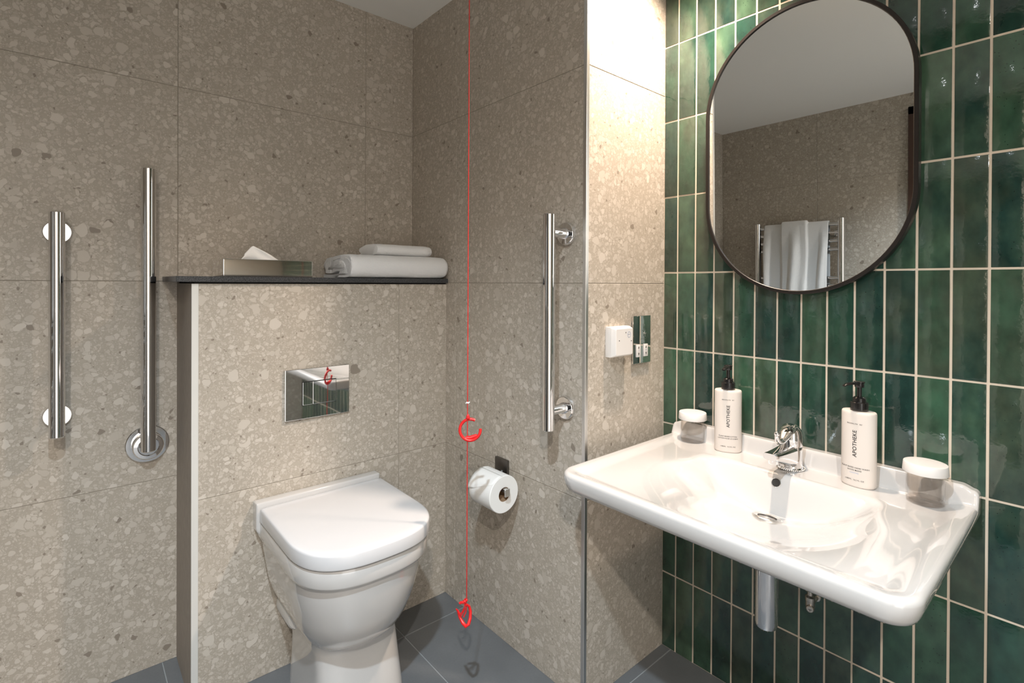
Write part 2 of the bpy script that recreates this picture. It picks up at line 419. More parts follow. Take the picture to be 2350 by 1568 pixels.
BX, BY = XB-.075, 1.0045
t = thing('grab_bar', 'vertical chrome grab bar on the grey wall beside the lit stone pier', 'grab bar', (XB, BY, .757))
obj('rail', bar_bm(BX, BY, .759, 1.3545, .0170), 'chrome', t)
for z in (.775, 1.3385): obj('end_cap', collar_bm(BX, BY, z, .0170), 'chrome', t)
for z in (1.304, .811):
    bm = bmesh.new(); lathe(bm, [(0, 0), (.0325, 0), (.0325, .009), (.030, .012), (.016, .0125), (.015, .022), (.013, .028), (.0125, .072), (0, .072)], (XB, BY+.002, z), (-1, 0, 0), 40, cap=False); obj('mount', bm, 'chrome', t)

# ------------------------------------------------------------------ flush plate
t = thing('flush_plate', 'polished chrome dual flush plate on the stone boxing above the toilet', 'flush plate', (.591, YQ, .742))
bm = bmesh.new(); box(bm, .4912, .6908, YQ-.009, YQ, .7425, .8968, .0012, 2); obj('plate', bm, 'flush', t, True, 12)
bm = bmesh.new(); box(bm, .5408, .6474, YQ-.0095, YQ-.0088, .783, .857, .0002, 1); obj('button_recess', bm, 'dark', t, False)['label'] = 'dark gap around the flush buttons'
for x0, x1 in ((.5425, .5720), (.5732, .6458)):
    bm = bmesh.new(); box(bm, x0, x1, YQ-.0115, YQ-.009, .7848, .8553, .0008, 2); obj('button', bm, 'flush', t, True, 12)

# ------------------------------------------------------------------ toilet
TX = .601
def dring(hw, yb, yf, z, n=64, ex=2.5, ys=None, cx=TX):
    """D outline: straight back at yb, straight sides to ys, superelliptic nose to yf"""
    ys = ys if ys is not None else yf+hw*.95
    ys = min(ys, yb-.002)
    pts = []; m = n//2
    for k in range(m+1):                        # nose, left to right
        a = pi-pi*k/m
        c, s = cos(a), sin(a)
        pts.append(Vector((cx+hw*math.copysign(abs(c)**(2/ex), c), ys-(ys-yf)*abs(s)**(2/ex), z)))
    q = n-m-1
    for k in range(1, q+1):                     # right side back, across, left side
        f = k/(q+1)
        w = (yb-ys); tot = 2*w+2*hw; d = f*tot
        if d < w: p = (cx+hw, ys+d)
        elif d < w+2*hw: p = (cx+hw-(d-w), yb)
        else: p = (cx-hw, yb-(d-w-2*hw))
        pts.append(Vector((p[0], p[1], z)))
    return pts
t = thing('toilet', 'white back to wall toilet with closed D shaped lid on the slate floor', 'toilet', (TX, 1.42, 0))
LZ0, LZ1 = .474, .514
# pan: one ceramic body from rim to pedestal
yb = YQ-.002
sec = [ # hw, yback, yfront, z, ex, ys, cx
 (.124, 1.56, 1.290, .000, 2.8, 1.36, .611), (.123, 1.56, 1.290, .02, 2.8, 1.36, .611), (.119, 1.56, 1.300, .08, 2.8, 1.37, .611), (.116, 1.56, 1.308, .14, 2.8, 1.38, .610),
 (.116, 1.57, 1.312, .178, 2.7, 1.39, .609), (.117, 1.58, 1.304, .196, 2.6, 1.40, .608), (.124, 1.585, 1.280, .210, 2.4, 1.41, .606), (.135, 1.59, 1.258, .228, 2.3, 1.41, .604), (.150, 1.595, 1.232, .262, 2.25, 1.40, TX), (.161, 1.60, 1.214, .302, 2.25, 1.39, TX),
 (.169, 1.605, 1.203, .345, 2.3, 1.38, TX), (.174, 1.61, 1.196, .385, 2.35, 1.37, TX), (.1755, 1.615, 1.194, .412, 2.4, 1.37, TX),
 (.176, 1.618, 1.193, .4165, 2.4, 1.37, TX), (.1805, 1.62, 1.189, .4195, 2.5, 1.36, TX), (.1840, yb, 1.184, .4225, 2.55, 1.36, TX), (.1855, yb, 1.1825, .428, 2.6, 1.36, TX), (.1865, yb, 1.181, .464, 2.6, 1.36, TX), (.1845, yb, 1.183, .4685, 2.6, 1.36, TX), (.17, yb, 1.20, .469, 2.6, 1.36, TX)]
bm = bmesh.new(); loft(bm, [dring(a, bk, f, z, 96, ex, ys, c_) for a, bk, f, z, ex, ys, c_ in sec])
pan = obj('pan', bm, 'ceramic', t, True, 50)
# upstand ledge behind the lid with shoulders running down to the rim
bm = bmesh.new()
def rect(x0, x1, y0, y1, z): return [Vector((x0, y0, z)), Vector((x1, y0, z)), Vector((x1, y1, z)), Vector((x0, y1, z))]
loft(bm, [rect(TX-.166, TX+.160, 1.600, YQ-.0005, .395), rect(TX-.194, TX+.184, 1.588, YQ-.0005, .446), rect(TX-.196, TX+.186, 1.588, YQ-.0005, .456), rect(TX-.196, TX+.186, 1.588, YQ-.0005, .527)])
bmesh.ops.bevel(bm, geom=[e for e in bm.edges if max(v.co.y for v in e.verts) < YQ-.001 or min(v.co.z for v in e.verts) > .52], offset=.005, segments=3, profile=.6, affect='EDGES')
obj('rear_ledge', bm, 'ceramic', t, True, 40)
bm = bmesh.new(); loft(bm, [dring(.181, 1.583, 1.186, .4685, 96, 2.65, 1.355), dring(.181, 1.583, 1.186, .4755, 96, 2.65, 1.355)])
obj('seat', bm, 'seat', t, True, 40)
bm = bmesh.new()
lid = [(.1845, 1.584, 1.177, LZ0+.001), (.1875, 1.586, 1.1738, LZ0+.002), (.1885, 1.587, 1.173, LZ0+.005), (.1878, 1.587, 1.1738, LZ1-.007), (.1868, 1.586, 1.1748, LZ1-.0035), (.1845, 1.584, 1.1772, LZ1-.0012), (.180, 1.580, 1.182, LZ1), (.165, 1.57, 1.20, LZ1+.0007), (.12, 1.54, 1.25, LZ1+.0018), (.05, 1.46, 1.33, LZ1+.0024)]
loft(bm, [dring(a, bk, f, z, 96, 2.65, max(f+.02, 1.355)) for a, bk, f, z in lid])
obj('lid', bm, 'seat', t, True, 50)
bm = bmesh.new(); tube(bm, [(.512, 1.522, .198), (.512, 1.527, .198), (.512, YQ-.001, .198)], [.038, .042, .042], 28); obj('waste_pipe', bm, 'pipe', t)['label'] = 'pale plastic waste pipe behind the pan'
bm = bmesh.new(); box(bm, TX+.176, TX+.190, 1.40, 1.425, .36, .425, .003, 2); bpy.data.meshes
bm.free()

# ------------------------------------------------------------------ things on the shelf
SZ = 1.178
bm = bmesh.new(); box(bm, .333, .5885, 1.66, 1.797, SZ, SZ+.0525, .004, 3)
tb = thing('tissue_box', 'polished steel rectangular tissue box on the dark stone shelf', 'tissue box', (.46, 1.73, SZ))
obj('cover', bm, 'steel', tb, True, 12)
bm = bmesh.new(); lathe(bm, [(0, 0), (1, 0), (1, .0006), (0, .0006)], (.46, 1.728, SZ+.0522), (0, 0, 1), 32, sx=.062, sy=.020, cap=False); obj('slot', bm, 'dark', tb)['label'] = 'dark oval slot in the top'
# tissue: thin folded sheet fanning up to a peak
bm = bmesh.new(); nu, nv = 22, 10; grid = []
base_z = SZ+.053
for a in range(nu+1):
    u = a/nu; row = []
    top = 0.048*(u/.34) if u < .34 else .048*(1-(u-.34)/.66)
    for c in range(nv+1):
        v = c/nv
        x = .398+.112*u-.010*v*(1-u)*.6
        z = base_z-.004+v*(top*.95+.004)
        if u < .12: x += .004*v
        y = 1.728+.011*sin(u*6.5)*(1-v*.55)+.007*v+.003*sin(v*5+u*9)
        row.append(bm.verts.new((x, y, z)))
    grid.append(row)
for a in range(nu):
    for c in range(nv): bm.faces.new((grid[a][c], grid[a+1][c], grid[a+1][c+1], grid[a][c+1]))
ti = obj('tissue', bm, 'paper', None)
md = ti.modifiers.new('thick', 'SOLIDIFY'); md.thickness = .0006
setorigin(ti); tag(ti, 'white paper tissue peaking out of the steel box', 'tissue')

def ribbon_towel(name, path, th, x0, x1, nx, seed, label, cat, sag=.003, round_=.02):
    """folded towel: a thick ribbon following path in (y,z), pulled along x; open left end shows the folds"""
    P = [Vector((0, p[0], p[1])) for p in path]
    # resample
    dist = [0]
    for a, b_ in zip(P[:-1], P[1:]): dist.append(dist[-1]+(b_-a).length)
    m = 90; Q = []
    for k in range(m+1):
        s = dist[-1]*k/m; j = 0
        while j < len(dist)-2 and dist[j+1] < s: j += 1
        f = (s-dist[j])/max(1e-9, dist[j+1]-dist[j]); Q.append(P[j].lerp(P[j+1], f))
    for _ in range(5): Q = [Q[0]]+[(Q[k-1]+Q[k]*2+Q[k+1])/4 for k in range(1, m)]+[Q[m]]
    nr = []
    for k in range(m+1):
        tt = (Q[min(k+1, m)]-Q[max(k-1, 0)]).normalized(); nr.append(Vector((0, -tt.z, tt.y)))
    out = []
    for k in range(m+1): out.append(Q[k]+nr[k]*th/2)
    # rounded tip
    tt = (Q[m]-Q[m-1]).normalized()
    for q in range(1, 6): out.append(Q[m]+nr[m]*cos(pi*q/6)*th/2+tt*sin(pi*q/6)*th/2)
    for k in range(m, -1, -1): out.append(Q[k]-nr[k]*th/2)
    tt = (Q[0]-Q[1]).normalized()
    for q in range(1, 6): out.append(Q[0]-nr[0]*cos(pi*q/6)*th/2+tt*sin(pi*q/6)*th/2)
    bm = bmesh.new(); rings = []
    cen = sum(out, Vector())/len(out)
    for a in range(nx+1):
        u = a/nx; x = x0+(x1-x0)*u
        d = min(u, 1-u)*(x1-x0); k_ = 1-.10*(1-smooth(0, round_, d))**2 if u > .5 else 1-.03*(1-smooth(0, round_*.5, d))
        r = []
        for p in out:
            q = cen+(p-cen)*k_
            w = noise.noise(Vector((x*9+seed, q.y*14, q.z*14)))*sag+noise.noise(Vector((x*40+seed, q.y*45, q.z*45)))*sag*.25
            xx = x+(noise.noise(Vector((seed, q.y*30, q.z*30)))*.006 if a == 0 else 0)
            r.append(Vector((xx, q.y+w, max(q.z+w*.8, path_floor))))
        rings.append(r)
    loft(bm, rings, True, True)
    bmesh.ops.triangulate(bm, faces=[f for f in bm.faces if len(f.verts) > 4])
    return tag(setorigin(obj(name, bm, 'terry', None, True, 60)), label, cat)

path_floor = SZ+.0005
big = [(1.838, SZ+.0070), (1.72, SZ+.0068), (1.615, SZ+.0070), (1.599, SZ+.016), (1.592, SZ+.040), (1.600, SZ+.063), (1.62, SZ+.0735), (1.70, SZ+.0735), (1.77, SZ+.0655), (1.808, SZ+.0665), (1.831, SZ+.0585), (1.838, SZ+.040), (1.828, SZ+.0235),
       (1.79, SZ+.0215), (1.72, SZ+.0300), (1.66, SZ+.0225), (1.640, SZ+.0275), (1.640, SZ+.041), (1.655, SZ+.0515), (1.70, SZ+.0530), (1.755, SZ+.0455), (1.775, SZ+.038)]
ribbon_towel('bath_towel', big, .0122, .690, 1.066, 60, 3.3, 'thick folded white bath towel lying on the stone shelf', 'towel', .003)
path_floor = SZ+.0795
z2 = SZ+.0800
small = [(1.788, z2+.004), (1.72, z2+.004), (1.655, z2+.0042), (1.638, z2+.011), (1.634, z2+.021), (1.642, z2+.032), (1.66, z2+.0365), (1.72, z2+.036), (1.765, z2+.031), (1.787, z2+.022), (1.77, z2+.0135), (1.72, z2+.0125), (1.68, z2+.0125), (1.667, z2+.0185), (1.68, z2+.0255), (1.74, z2+.023)]
ribbon_towel('hand_towel', small, .0072, .800, 1.018, 44, 8.1, 'small folded white hand towel resting on top of the bath towel', 'towel', .0022, .03)

# ------------------------------------------------------------------ emergency pull cord
CX0, CY0 = .8076, 1.1200
def cx(z): return CX0+(z-.8)*.0
t = thing('emergency_pull_cord', 'red emergency pull cord with two red handles hanging before the grey wall', 'pull cord', (CX0, CY0, .28))
bm = bmesh.new(); tube(bm, [(cx(z), CY0, z) for z in (ZC-.02, 1.8, 1.4, 1.0, .6, .310)], .0012, 8); obj('cord', bm, 'cord', t)
bm = bmesh.new(); lathe(bm, [(0, 0), (.030, 0), (.034, .004), (.034, .020), (0, .020)], (CX0, CY0, ZC-.0205), (0, 0, 1), 32, cap=False); obj('ceiling_rose', bm, 'white', t)['label'] = 'white ceiling rose'
right = Vector((cos(YAW), -sin(YAW), 0)); fwd = Vector((sin(YAW), cos(YAW), 0)); up = Vector((0, 0, 1))
def pl(c, a, b, d=0): return Vector(c)+right*a+up*b+fwd*d
# upper handle: open ring with a thick lower chord
rc = (CX0+.006*right.x+.0015, CY0+.006*right.y, .770)
bm = bmesh.new(); R = .0275
tube(bm, [pl(rc, R*cos(radians(a)), R*sin(radians(a)), .004*sin(radians(a))) for a in range(62, 392-22, 8)], .0040, 12)
bm2 = [pl(rc, -.012, -.0215), pl(rc, 0, -.0225), pl(rc, .010, -.018), pl(rc, .019, -.0145)]
tube(bm, bm2, [.005, .0062, .005, .004], 10)
obj('handle', bm, 'red', t)
bm = bmesh.new(); tube(bm, [pl(rc, -.006, .028+.002*k) for k in range(8)], [.003, .005, .0055, .005, .0045, .004, .003, .0015], 10); obj('knot', bm, 'red', t)
bm = bmesh.new()
kc = (CX0, CY0, .842)
tube(bm, [pl(kc, -.005, -.001), pl(kc, -.002, .001), pl(kc, .003, 0), pl(kc, .006, .003)], [.0015, .0026, .0026, .0012], 8)
obj('cord_joiner', bm, 'white', t)['label'] = 'white plastic joiner on the cord'
# lower handle: leaf shaped loop turned edge on, with knots
lc = (CX0-.005*right.x, CY0-.005*right.y, .279)
bm = bmesh.new()
loop = [(.004, .022), (.011, .012), (.0145, -.002), (.0145, -.016), (.011, -.0265), (.004, -.0305), (-.005, -.026), (-.014, -.015), (-.020, -.001), (-.0235, .007)]
tube(bm, [pl(lc, a, b_, .010*sin(k)) for k, (a, b_) in enumerate(loop)], [.003, .0036, .004, .0042, .0044, .0046, .0046, .004, .003, .0014], 12)
obj('handle', bm, 'red', t)
bm = bmesh.new()
for q in range(4):
    tube(bm, [pl(lc, .0015*q-.001, .024), pl(lc, .001-.003*q, .010-.003*q), pl(lc, -.006-.003*q, -.006+.001*q), pl(lc, -.012-.0022*q, -.012+.005*q)], .0009, 6)
tube(bm, [pl(lc, .0, .026), pl(lc, .004, .014, .002), pl(lc, .003, .0, .002), pl(lc, -.003, -.012, 0)], .0016, 8)
sphere(bm, pl(lc, .000, .030), .0046); sphere(bm, pl(lc, .0045, .0335), .0036); sphere(bm, pl(lc, -.004, .028), .004)
tube(bm, [pl(lc, -.004, .028), pl(lc, -.012, .0265), pl(lc, -.0135, .0245)], .0034, 10)
tube(bm, [pl(lc, -.004, .030), pl(lc, .002, .0385), pl(lc, .006, .033), pl(lc, .002, .024), pl(lc, -.004, .030)], .0018, 8)
obj('knot', bm, 'red', t)

# ------------------------------------------------------------------ toilet roll
RX, RZ, RY0, RY1 = XB-.079, .527, 1.186, 1.290
t = thing('toilet_roll_holder', 'dark metal toilet roll holder screwed to the grey stone wall', 'roll holder', (XB, 1.2835, .55))
bm = bmesh.new(); box(bm, XB-.010, XB, 1.256, 1.318, .536, .594, .0025, 2); obj('wall_plate', bm, 'bronze', t, True, 30)
bm = bmesh.new(); zt = RZ+.0195-.0065
box(bm, RX-.006, XB-.008, 1.296, 1.306, zt-.006, zt+.006, .0015, 1); box(bm, RX-.006, RX+.006, 1.172, 1.306, zt-.006, zt+.006, .0015, 1)
box(bm, RX-.0095, RX+.0095, 1.1700, 1.1745, zt-.0155, zt+.0075, .001, 1)
obj('arm', bm, 'satin', t, True, 30)
rt_ = thing('toilet_roll', 'white toilet paper roll hanging on the dark metal holder', 'toilet roll', (RX, (RY0+RY1)/2, RZ-.056))
bm = bmesh.new(); prof = [(.0215, 0), (.0545, 0), (.0562, .002), (.0562, RY1-RY0-.002), (.0545, RY1-RY0), (.0215, RY1-RY0), (.0215, 0)]
lathe(bm, prof, (RX, RY0, RZ), (0, 1, 0), 64, cap=False); obj('paper', bm, 'paper', rt_, True, 35)
bm = bmesh.new(); lathe(bm, [(.0200, .0005), (.0214, .0005), (.0214, RY1-RY0-.0005), (.0200, RY1-RY0-.0005), (.0200, .0005)], (RX, RY0, RZ), (0, 1, 0), 48, cap=False); obj('core', bm, 'card', rt_)['label'] = 'brown card core'
bm = bmesh.new(); rows = []          # loose first sheet torn to a point
for a in range(13):
    ang = radians(84-a*6.5); row = []
    for c in range(9):
        v = c/8; y = RY0+.001+(RY1-RY0-.002)*v
        k = a/12; lim = 1-.0*k
        rr = .0567+.0055*k*k*(v**1.2)
        yy = RY0+.001+(RY1-RY0-.002)*(1-(1-v)*(1-0)) if k < .55 else RY0+.001+(RY1-RY0-.002)*(((k-.55)/.45)*.85+v*(1-((k-.55)/.45)*.85))
        row.append(bm.verts.new((RX-rr*cos(ang), yy, RZ+rr*sin(ang))))
    rows.append(row)
for a in range(12):
    for c in range(8): bm.faces.new((rows[a][c], rows[a+1][c], rows[a+1][c+1], rows[a][c+1]))
ls = obj('loose_sheet', bm, 'paper', rt_); ls.modifiers.new('thick', 'SOLIDIFY').thickness = .0005

# ------------------------------------------------------------------ mirror
MYC, MW, MZ0, MZ1, MX = .5280, .250, 1.1385, 1.888, XC-.030
t = thing('oval_mirror', 'pill shaped wall mirror in a thin black frame above the basin', 'mirror', (XC, MYC, MZ0))
def pill(r, n=48, x=0.):
    zc0, zc1 = MZ0+MW, MZ1-MW; pts = []
    for k in range(n+1): a = pi*k/n; pts.append(Vector((x, MYC+r*cos(a), zc1+r*sin(a))))
    for k in range(n+1): a = pi+pi*k/n; pts.append(Vector((x, MYC+r*cos(a), zc0+r*sin(a))))
    return pts
bm = bmesh.new()
prof = [(MW, XC-.006), (MW, MX+.001), (MW-.001, MX), (MW-.0085, MX), (MW-.0095, MX+.001), (MW-.0095, MX+.008), (MW-.0095, XC-.006)]
rings = [pill(r, 48, x) for r, x in prof]; loft(bm, rings+[rings[0]], False, False)
fr = obj('frame', bm, 'frame', t, True, 40)
bm = bmesh.new(); loft(bm, [pill(MW-.0094, 48, MX+.004), pill(MW-.0094, 48, MX+.009)]); gl = obj('glass', bm, 'mirror', t, False)
bm = bmesh.new(); box(bm, XC-.008, XC-.0008, MYC-.15, MYC+.15, 1.70, 1.74); obj('hanging_bracket', bm, 'dark', t, False)
# the mirror leans a hair into the room from the top
t.rotation_euler = (0, radians(-.75), 0)

# ------------------------------------------------------------------ text helper
def text_mesh(name, body, size, mat, parent, origin, xdir, ydir, wrap=None, align='CENTER', spacing=1.0, rot=0, bold=0):
    cu = bpy.data.curves.new('t', 'FONT'); cu.body = body; cu.size = size; cu.align_x = align; cu.align_y = 'CENTER'; cu.space_character = spacing; cu.resolution_u = 3; cu.offset = bold
    tmp = bpy.data.objects.new('t', cu); C.objects.link(tmp)
    dg = bpy.context.evaluated_depsgraph_get(); me = bpy.data.meshes.new_from_object(tmp.evaluated_get(dg))
    bpy.data.objects.remove(tmp); bpy.data.curves.remove(cu)
    bm = bmesh.new(); bm.from_mesh(me); bpy.data.meshes.remove(me)
    bmesh.ops.triangulate(bm, faces=bm.faces)
    for _ in range(2): bmesh.ops.subdivide_edges(bm, edges=[e for e in bm.edges if e.calc_length() > .004], cuts=1)
    for v in bm.verts:
        a, b_ = v.co.x, v.co.y
        if rot: a, b_ = -b_, a
        v.co = wrap(a, b_) if wrap else Vector(origin)+Vector(xdir)*a+Vector(ydir)*b_
    return obj(name, bm, mat, parent, False)

# ------------------------------------------------------------------ call box and shaver socket on the pier
t = thing('shaver_socket', 'mirror polished shaver socket plate on the lit stone pier', 'socket', (1.321, YP, .922))
bm = bmesh.new(); box(bm, 1.284, 1.358, YP-.004, YP, .928, 1.060); obj('back_box', bm, 'dark', t, False)
bm = bmesh.new(); box(bm, 1.2765, 1.3645, YP-.0085, YP-.0035, .9225, 1.0665, .0012, 2); obj('plate', bm, 'flush', t, True, 12)
for x0, volts in ((1.2905, '115V'), (1.3275, '230V')):
    bm = bmesh.new(); box(bm, x0, x0+.0205, YP-.0108, YP-.0084, .942, .980, .002, 2)
    so = obj('socket_insert', bm, 'white', t, True, 30)
    bm = bmesh.new()
    for zc_, s in ((.9725, 1), (.9505, -1)):
        x = x0+.01025
        vs = [bm.verts.new(p) for p in ((x-.0032, YP-.0111, zc_-.0032*s), (x+.0032, YP-.0111, zc_-.0032*s), (x, YP-.0111, zc_+.0036*s))]; bm.faces.new(vs)
        lathe(bm, [(0, 0), (.0009, 0), (.0009, .0003), (0, .0003)], (x-.0017, YP-.0109, zc_-.0048*s), (0, -1, 0), 8, cap=False); lathe(bm, [(0, 0), (.0009, 0), (.0009, .0003), (0, .0003)], (x+.0017, YP-.0109, zc_-.0048*s), (0, -1, 0), 8, cap=False)
    mk = obj('marking', bm, 'ink', so, False)
    text_mesh('lettering', volts, .0050, 'ink_line', so, (x0+.01025, YP-.01095, .9615), (1, 0, 0), (0, 0, 1))
bm = bmesh.new()
tube(bm, [(1.3285, YP-.0088, 1.040), (1.334, YP-.0088, 1.040)], .00014, 6); tube(bm, [(1.331, YP-.0088, 1.032), (1.335, YP-.0088, 1.030)], .00014, 6)
tube(bm, [(1.3325, YP-.0088, 1.028), (1.3345, YP-.0088, 1.020), (1.3315, YP-.0088, 1.015), (1.329, YP-.0088, 1.013)], .00014, 6)
tube(bm, [(1.3305, YP-.0088, 1.010), (1.338, YP-.0088, 1.014), (1.344, YP-.0088, 1.010)], .00014, 6); tube(bm, [(1.338, YP-.0088, 1.012), (1.336, YP-.0088, 1.003), (1.341, YP-.0088, 1.000)], .00014, 6)
obj('engraved_symbol', bm, 'satin', t)
text_mesh('lettering', 'SHAVERS ONLY', .0044, 'satin', t, (1.3275, YP-.0087, .9955), (1, 0, 0), (0, 0, 1))

t = thing('call_reset_box', 'small white plastic call box with three dots beside the shaver socket', 'call box', (1.2, YP, .954))
bm = bmesh.new(); box(bm, 1.156, 1.2445, YP-.019, YP, .954, 1.0405, .002, 2); obj('back_box', bm, 'white', t, True, 30)
bm = bmesh.new()
def rr(x0, x1, z0, z1, y, r=.004, n=6):
    out = []
    for (cx_, cz_, a0) in ((x1-r, z1-r, 0), (x0+r, z1-r, 90), (x0+r, z0+r, 180), (x1-r, z0+r, 270)):
        for k in range(n+1):
            a = radians(a0+90*k/n); out.append(Vector((cx_+r*cos(a), y, cz_+r*sin(a))))
    return out
loft(bm, [rr(1.156, 1.2445, .954, 1.0405, YP-.0195), rr(1.1565, 1.244, .9545, 1.040, YP-.021), rr(1.1625, 1.241, .959, 1.036, YP-.0318), rr(1.164, 1.2395, .9605, 1.0345, YP-.033)])
face = obj('face_plate', bm, 'white', t, True, 10)
for x, z in ((1.2075, 1.0235), (1.1775, 1.0020), (1.2330, .9985)):
    bm = bmesh.new(); lathe(bm, [(0, 0), (.0016, 0), (.0016, .0006), (0, .0006)], (x, YP-.0328, z), (0, -1, 0), 14, cap=False); obj('indicator_dot', bm, 'ink', t)['label'] = 'small dark indicator dot'

bm = bmesh.new(); tube(bm, [(1.2225+.0072*cos(a*pi/16), YP-.0332, 1.0175+.0082*sin(a*pi/16)) for a in range(32)], .00035, 6, closed=True); obj('printed_ring', bm, 'ink_line', t)['label'] = 'printed blue ring'
text_mesh('lettering', 'RESET', .0040, 'ink_line', t, (1.2225, YP-.0333, 1.0175), (1, 0, 0), (0, 0, 1))

# ------------------------------------------------------------------ washbasin
BY0, BY1, BX0 = .1745, .8865, .9050           # ends along the wall, front edge
BR = .050; ZR, ZD = .7055, .699
W = BY1-BY0; YCB = (BY0+BY1)/2
ER = .011                                      # edge rounding
def basin_z(x, y):
    z = ZD
    dy = min(y-BY0, BY1-y); dfr = x-BX0
    e = min(dy, dfr)
    # raised rim round sides and front
    if dy < .05 and dfr < .05: e = min(e, .05-sqrt((.05-dy)**2+(.05-dfr)**2))
    z += (ZR-ZD)*(1-smooth(.022, .055, max(0, e)))
    # bowl
    xd = 1.266; yb_ = .5175
    wy = .208+.027*smooth(0, .12, xd-x); q = ((y-yb_)/wy)**2
    raw = .089*(1-q)
    if x < xd: raw *= max(-.05, 1-((xd-x)/.335)**1.15)
    kk = .003+.012*smooth(0, .16, xd-x)
    dep = .5*(raw+sqrt(raw*raw+kk*kk))*smooth(0, .05, e-.010)
    if x > xd: dep *= 1-smooth(xd+.003, 1.330, x)
    # soft shoulder where bowl meets deck
    z -= dep
    # shallow facet to the right of the bowl
    z -= .0010*smooth(.0, .02, (y-BY0)-.055)*smooth(.0, .02, .275-y)*smooth(.95, 1.0, x)*(1-smooth(1.30, 1.33, x)) 
    # upstand along the wall
    uy = smooth(0.0, .030, dy)
    top = .7425
    k = 1-smooth(XC-.038, XC-.020, x)
    z = z*k+top*(1-k) if True else z
    if dy < .03 and x > XC-.05: z -= (1-k)*.010*(1-uy)
    return z
nyc, xs_ = 150, []
d = [0, .0015, .003, .005, .0075, .0105, .014, .018, .022, .027, .032, .038, .045]
k = .045
while k < XC-.001-BX0-ER-.065: k += .005; d.append(k)
while k < XC-.001-BX0-ER: k += .0022; d.append(min(k, XC-.001-BX0-ER))
bm = bmesh.new(); rows = []
hw = W/2-ER; r_ = BR-ER
for dd in d:
    x = BX0+ER+dd
    lim = hw if dd >= r_ else hw-r_+sqrt(max(0, r_*r_-(r_-dd)**2))
    row = []
    for c in range(nyc+1):
        s = -1+2*c/nyc
        s = s*(1.0-.12*(1-s*s)) if False else (sin(s*pi/2)*.35+s*.65)
        y = YCB+s*lim
        row.append(bm.verts.new((x, y, basin_z(x, y))))
    rows.append(row)
for a in range(len(d)-1):
    for c in range(nyc): bm.faces.new((rows[a][c], rows[a+1][c], rows[a+1][c+1], rows[a][c+1]))
# boundary loop: left end (y max) from wall to front, front, right end back to wall
loopv = [rows[a][nyc] for a in range(len(d)-1, 0, -1)]+[rows[0][c] for c in range(nyc, -1, -1)]+[rows[a][0] for a in range(1, len(d))]
pos = [v.co.copy() for v in loopv]; n = len(pos); nor = []
for k in range(n):
    tt = pos[min(k+1, n-1)]-pos[max(k-1, 0)]; tt.z = 0
    if tt.length < 1e-9: tt = Vector((0, -1, 0))
    tt.normalize(); nor.append(Vector((tt.y, -tt.x, 0))*-1)
cen = Vector((1.18, YCB, 0))
for k in range(n):
    if nor[k].dot(pos[k]-cen) < 0: nor[k] = -nor[k]
for k in range(len(d)-1): nor[k] = nor[k] if d[len(d)-1-k] < r_ else Vector((0, 1, 0)); nor[n-1-k] = nor[n-1-k] if d[len(d)-1-k] < r_ else Vector((0, -1, 0))
prev = loopv; LIP = .048
zbot = [ZR-LIP for p in pos]
ringdef = []
for q in range(1, 6):
    a = q*pi/2/5; ringdef.append((ER*sin(a), 'top', ER*(1-cos(a))))
ringdef += [(ER-.001, 'bot', .026), (ER-.0045, 'bot', .014), (ER-.009, 'bot', .006), (ER-.015, 'bot', .0016), (ER-.022, 'bot', .0), (-.03, 'bot', 0), (-.06, 'bot', -.001)]
allr = [prev]
for off, mode, dz in ringdef:
    cur = []
    for k in range(n):
        z = pos[k].z-dz if mode == 'top' else zbot[k]+dz
        p = pos[k]+nor[k]*off; cur.append(bm.verts.new((min(p.x, XC-.001), p.y, z)))
    allr.append(cur)
# underside hull down to the waste
for f, z in ((.80, .648), (.66, .625), (.5, .603), (.32, .588), (.12, .581)):
    cur = []
    for k in range(n):
        c0 = Vector((1.255, .531, 0)); p = pos[k]; q = c0+(Vector((p.x, p.y, 0))-c0)*f
        if p.x > XC-.06: q.x = min(q.x, XC-.001)
        cur.append(bm.verts.new((q.x, q.y, z)))
    allr.append(cur)
for a, b_ in zip(allr[:-1], allr[1:]):
    for k in range(n-1): bm.faces.new((a[k], a[k+1], b_[k+1], b_[k]))
bm.faces.new(allr[-1])
t = thing('washbasin', 'white rectangular ceramic washbasin fixed to the green tiled wall', 'basin', (XC, YCB, .60))
basin = obj('basin_body', bm, 'ceramic', t, True, 75)
gx = (basin_z(1.262, .5215)-basin_z(1.215, .5215))/.047; gy = (basin_z(1.240, .5465)-basin_z(1.240, .4965))/.05
nd = Vector((-gx, -gy, 1)).normalized(); pd = Vector((1.240, .5215, max(basin_z(1.240, .5215), .5*(basin_z(1.262, .5215)+basin_z(1.215, .5215)))+.0015))
bm = bmesh.new(); lathe(bm, [(.0205, -.012), (.0205, .0008), (.0235, .0022), (.0300, .0030), (.0325, .0010), (.0325, -.006)], pd, nd, 48, cap=False)
obj('drain_ring', bm, 'satin', t)
bm = bmesh.new(); lathe(bm, [(.0206, .002), (.0200, -.009), (0, -.010)], pd, nd, 40, cap=False); obj('drain_well', bm, 'bronze', t)
# overflow on the sloping back wall
dzdx = (basin_z(1.317, .5305)-basin_z(1.305, .5305))/.012
nv = Vector((-dzdx, 0, 1)).normalized(); pc = Vector((1.311, .5305, basin_z(1.311, .5305)))
bm = bmesh.new(); lathe(bm, [(.0095, .0012), (.0108, .0022), (.0118, .0012), (.0120, -.004)], pc, nv, 32, cap=False); obj('overflow_ring', bm, 'satin', t)
bm = bmesh.new(); lathe(bm, [(0, .0002), (.0097, .0006), (.0097, .0012)], pc+nv*.0008, nv, 28, cap=False); obj('overflow_hole', bm, 'bronze', t)['label'] = 'dark overflow hole'

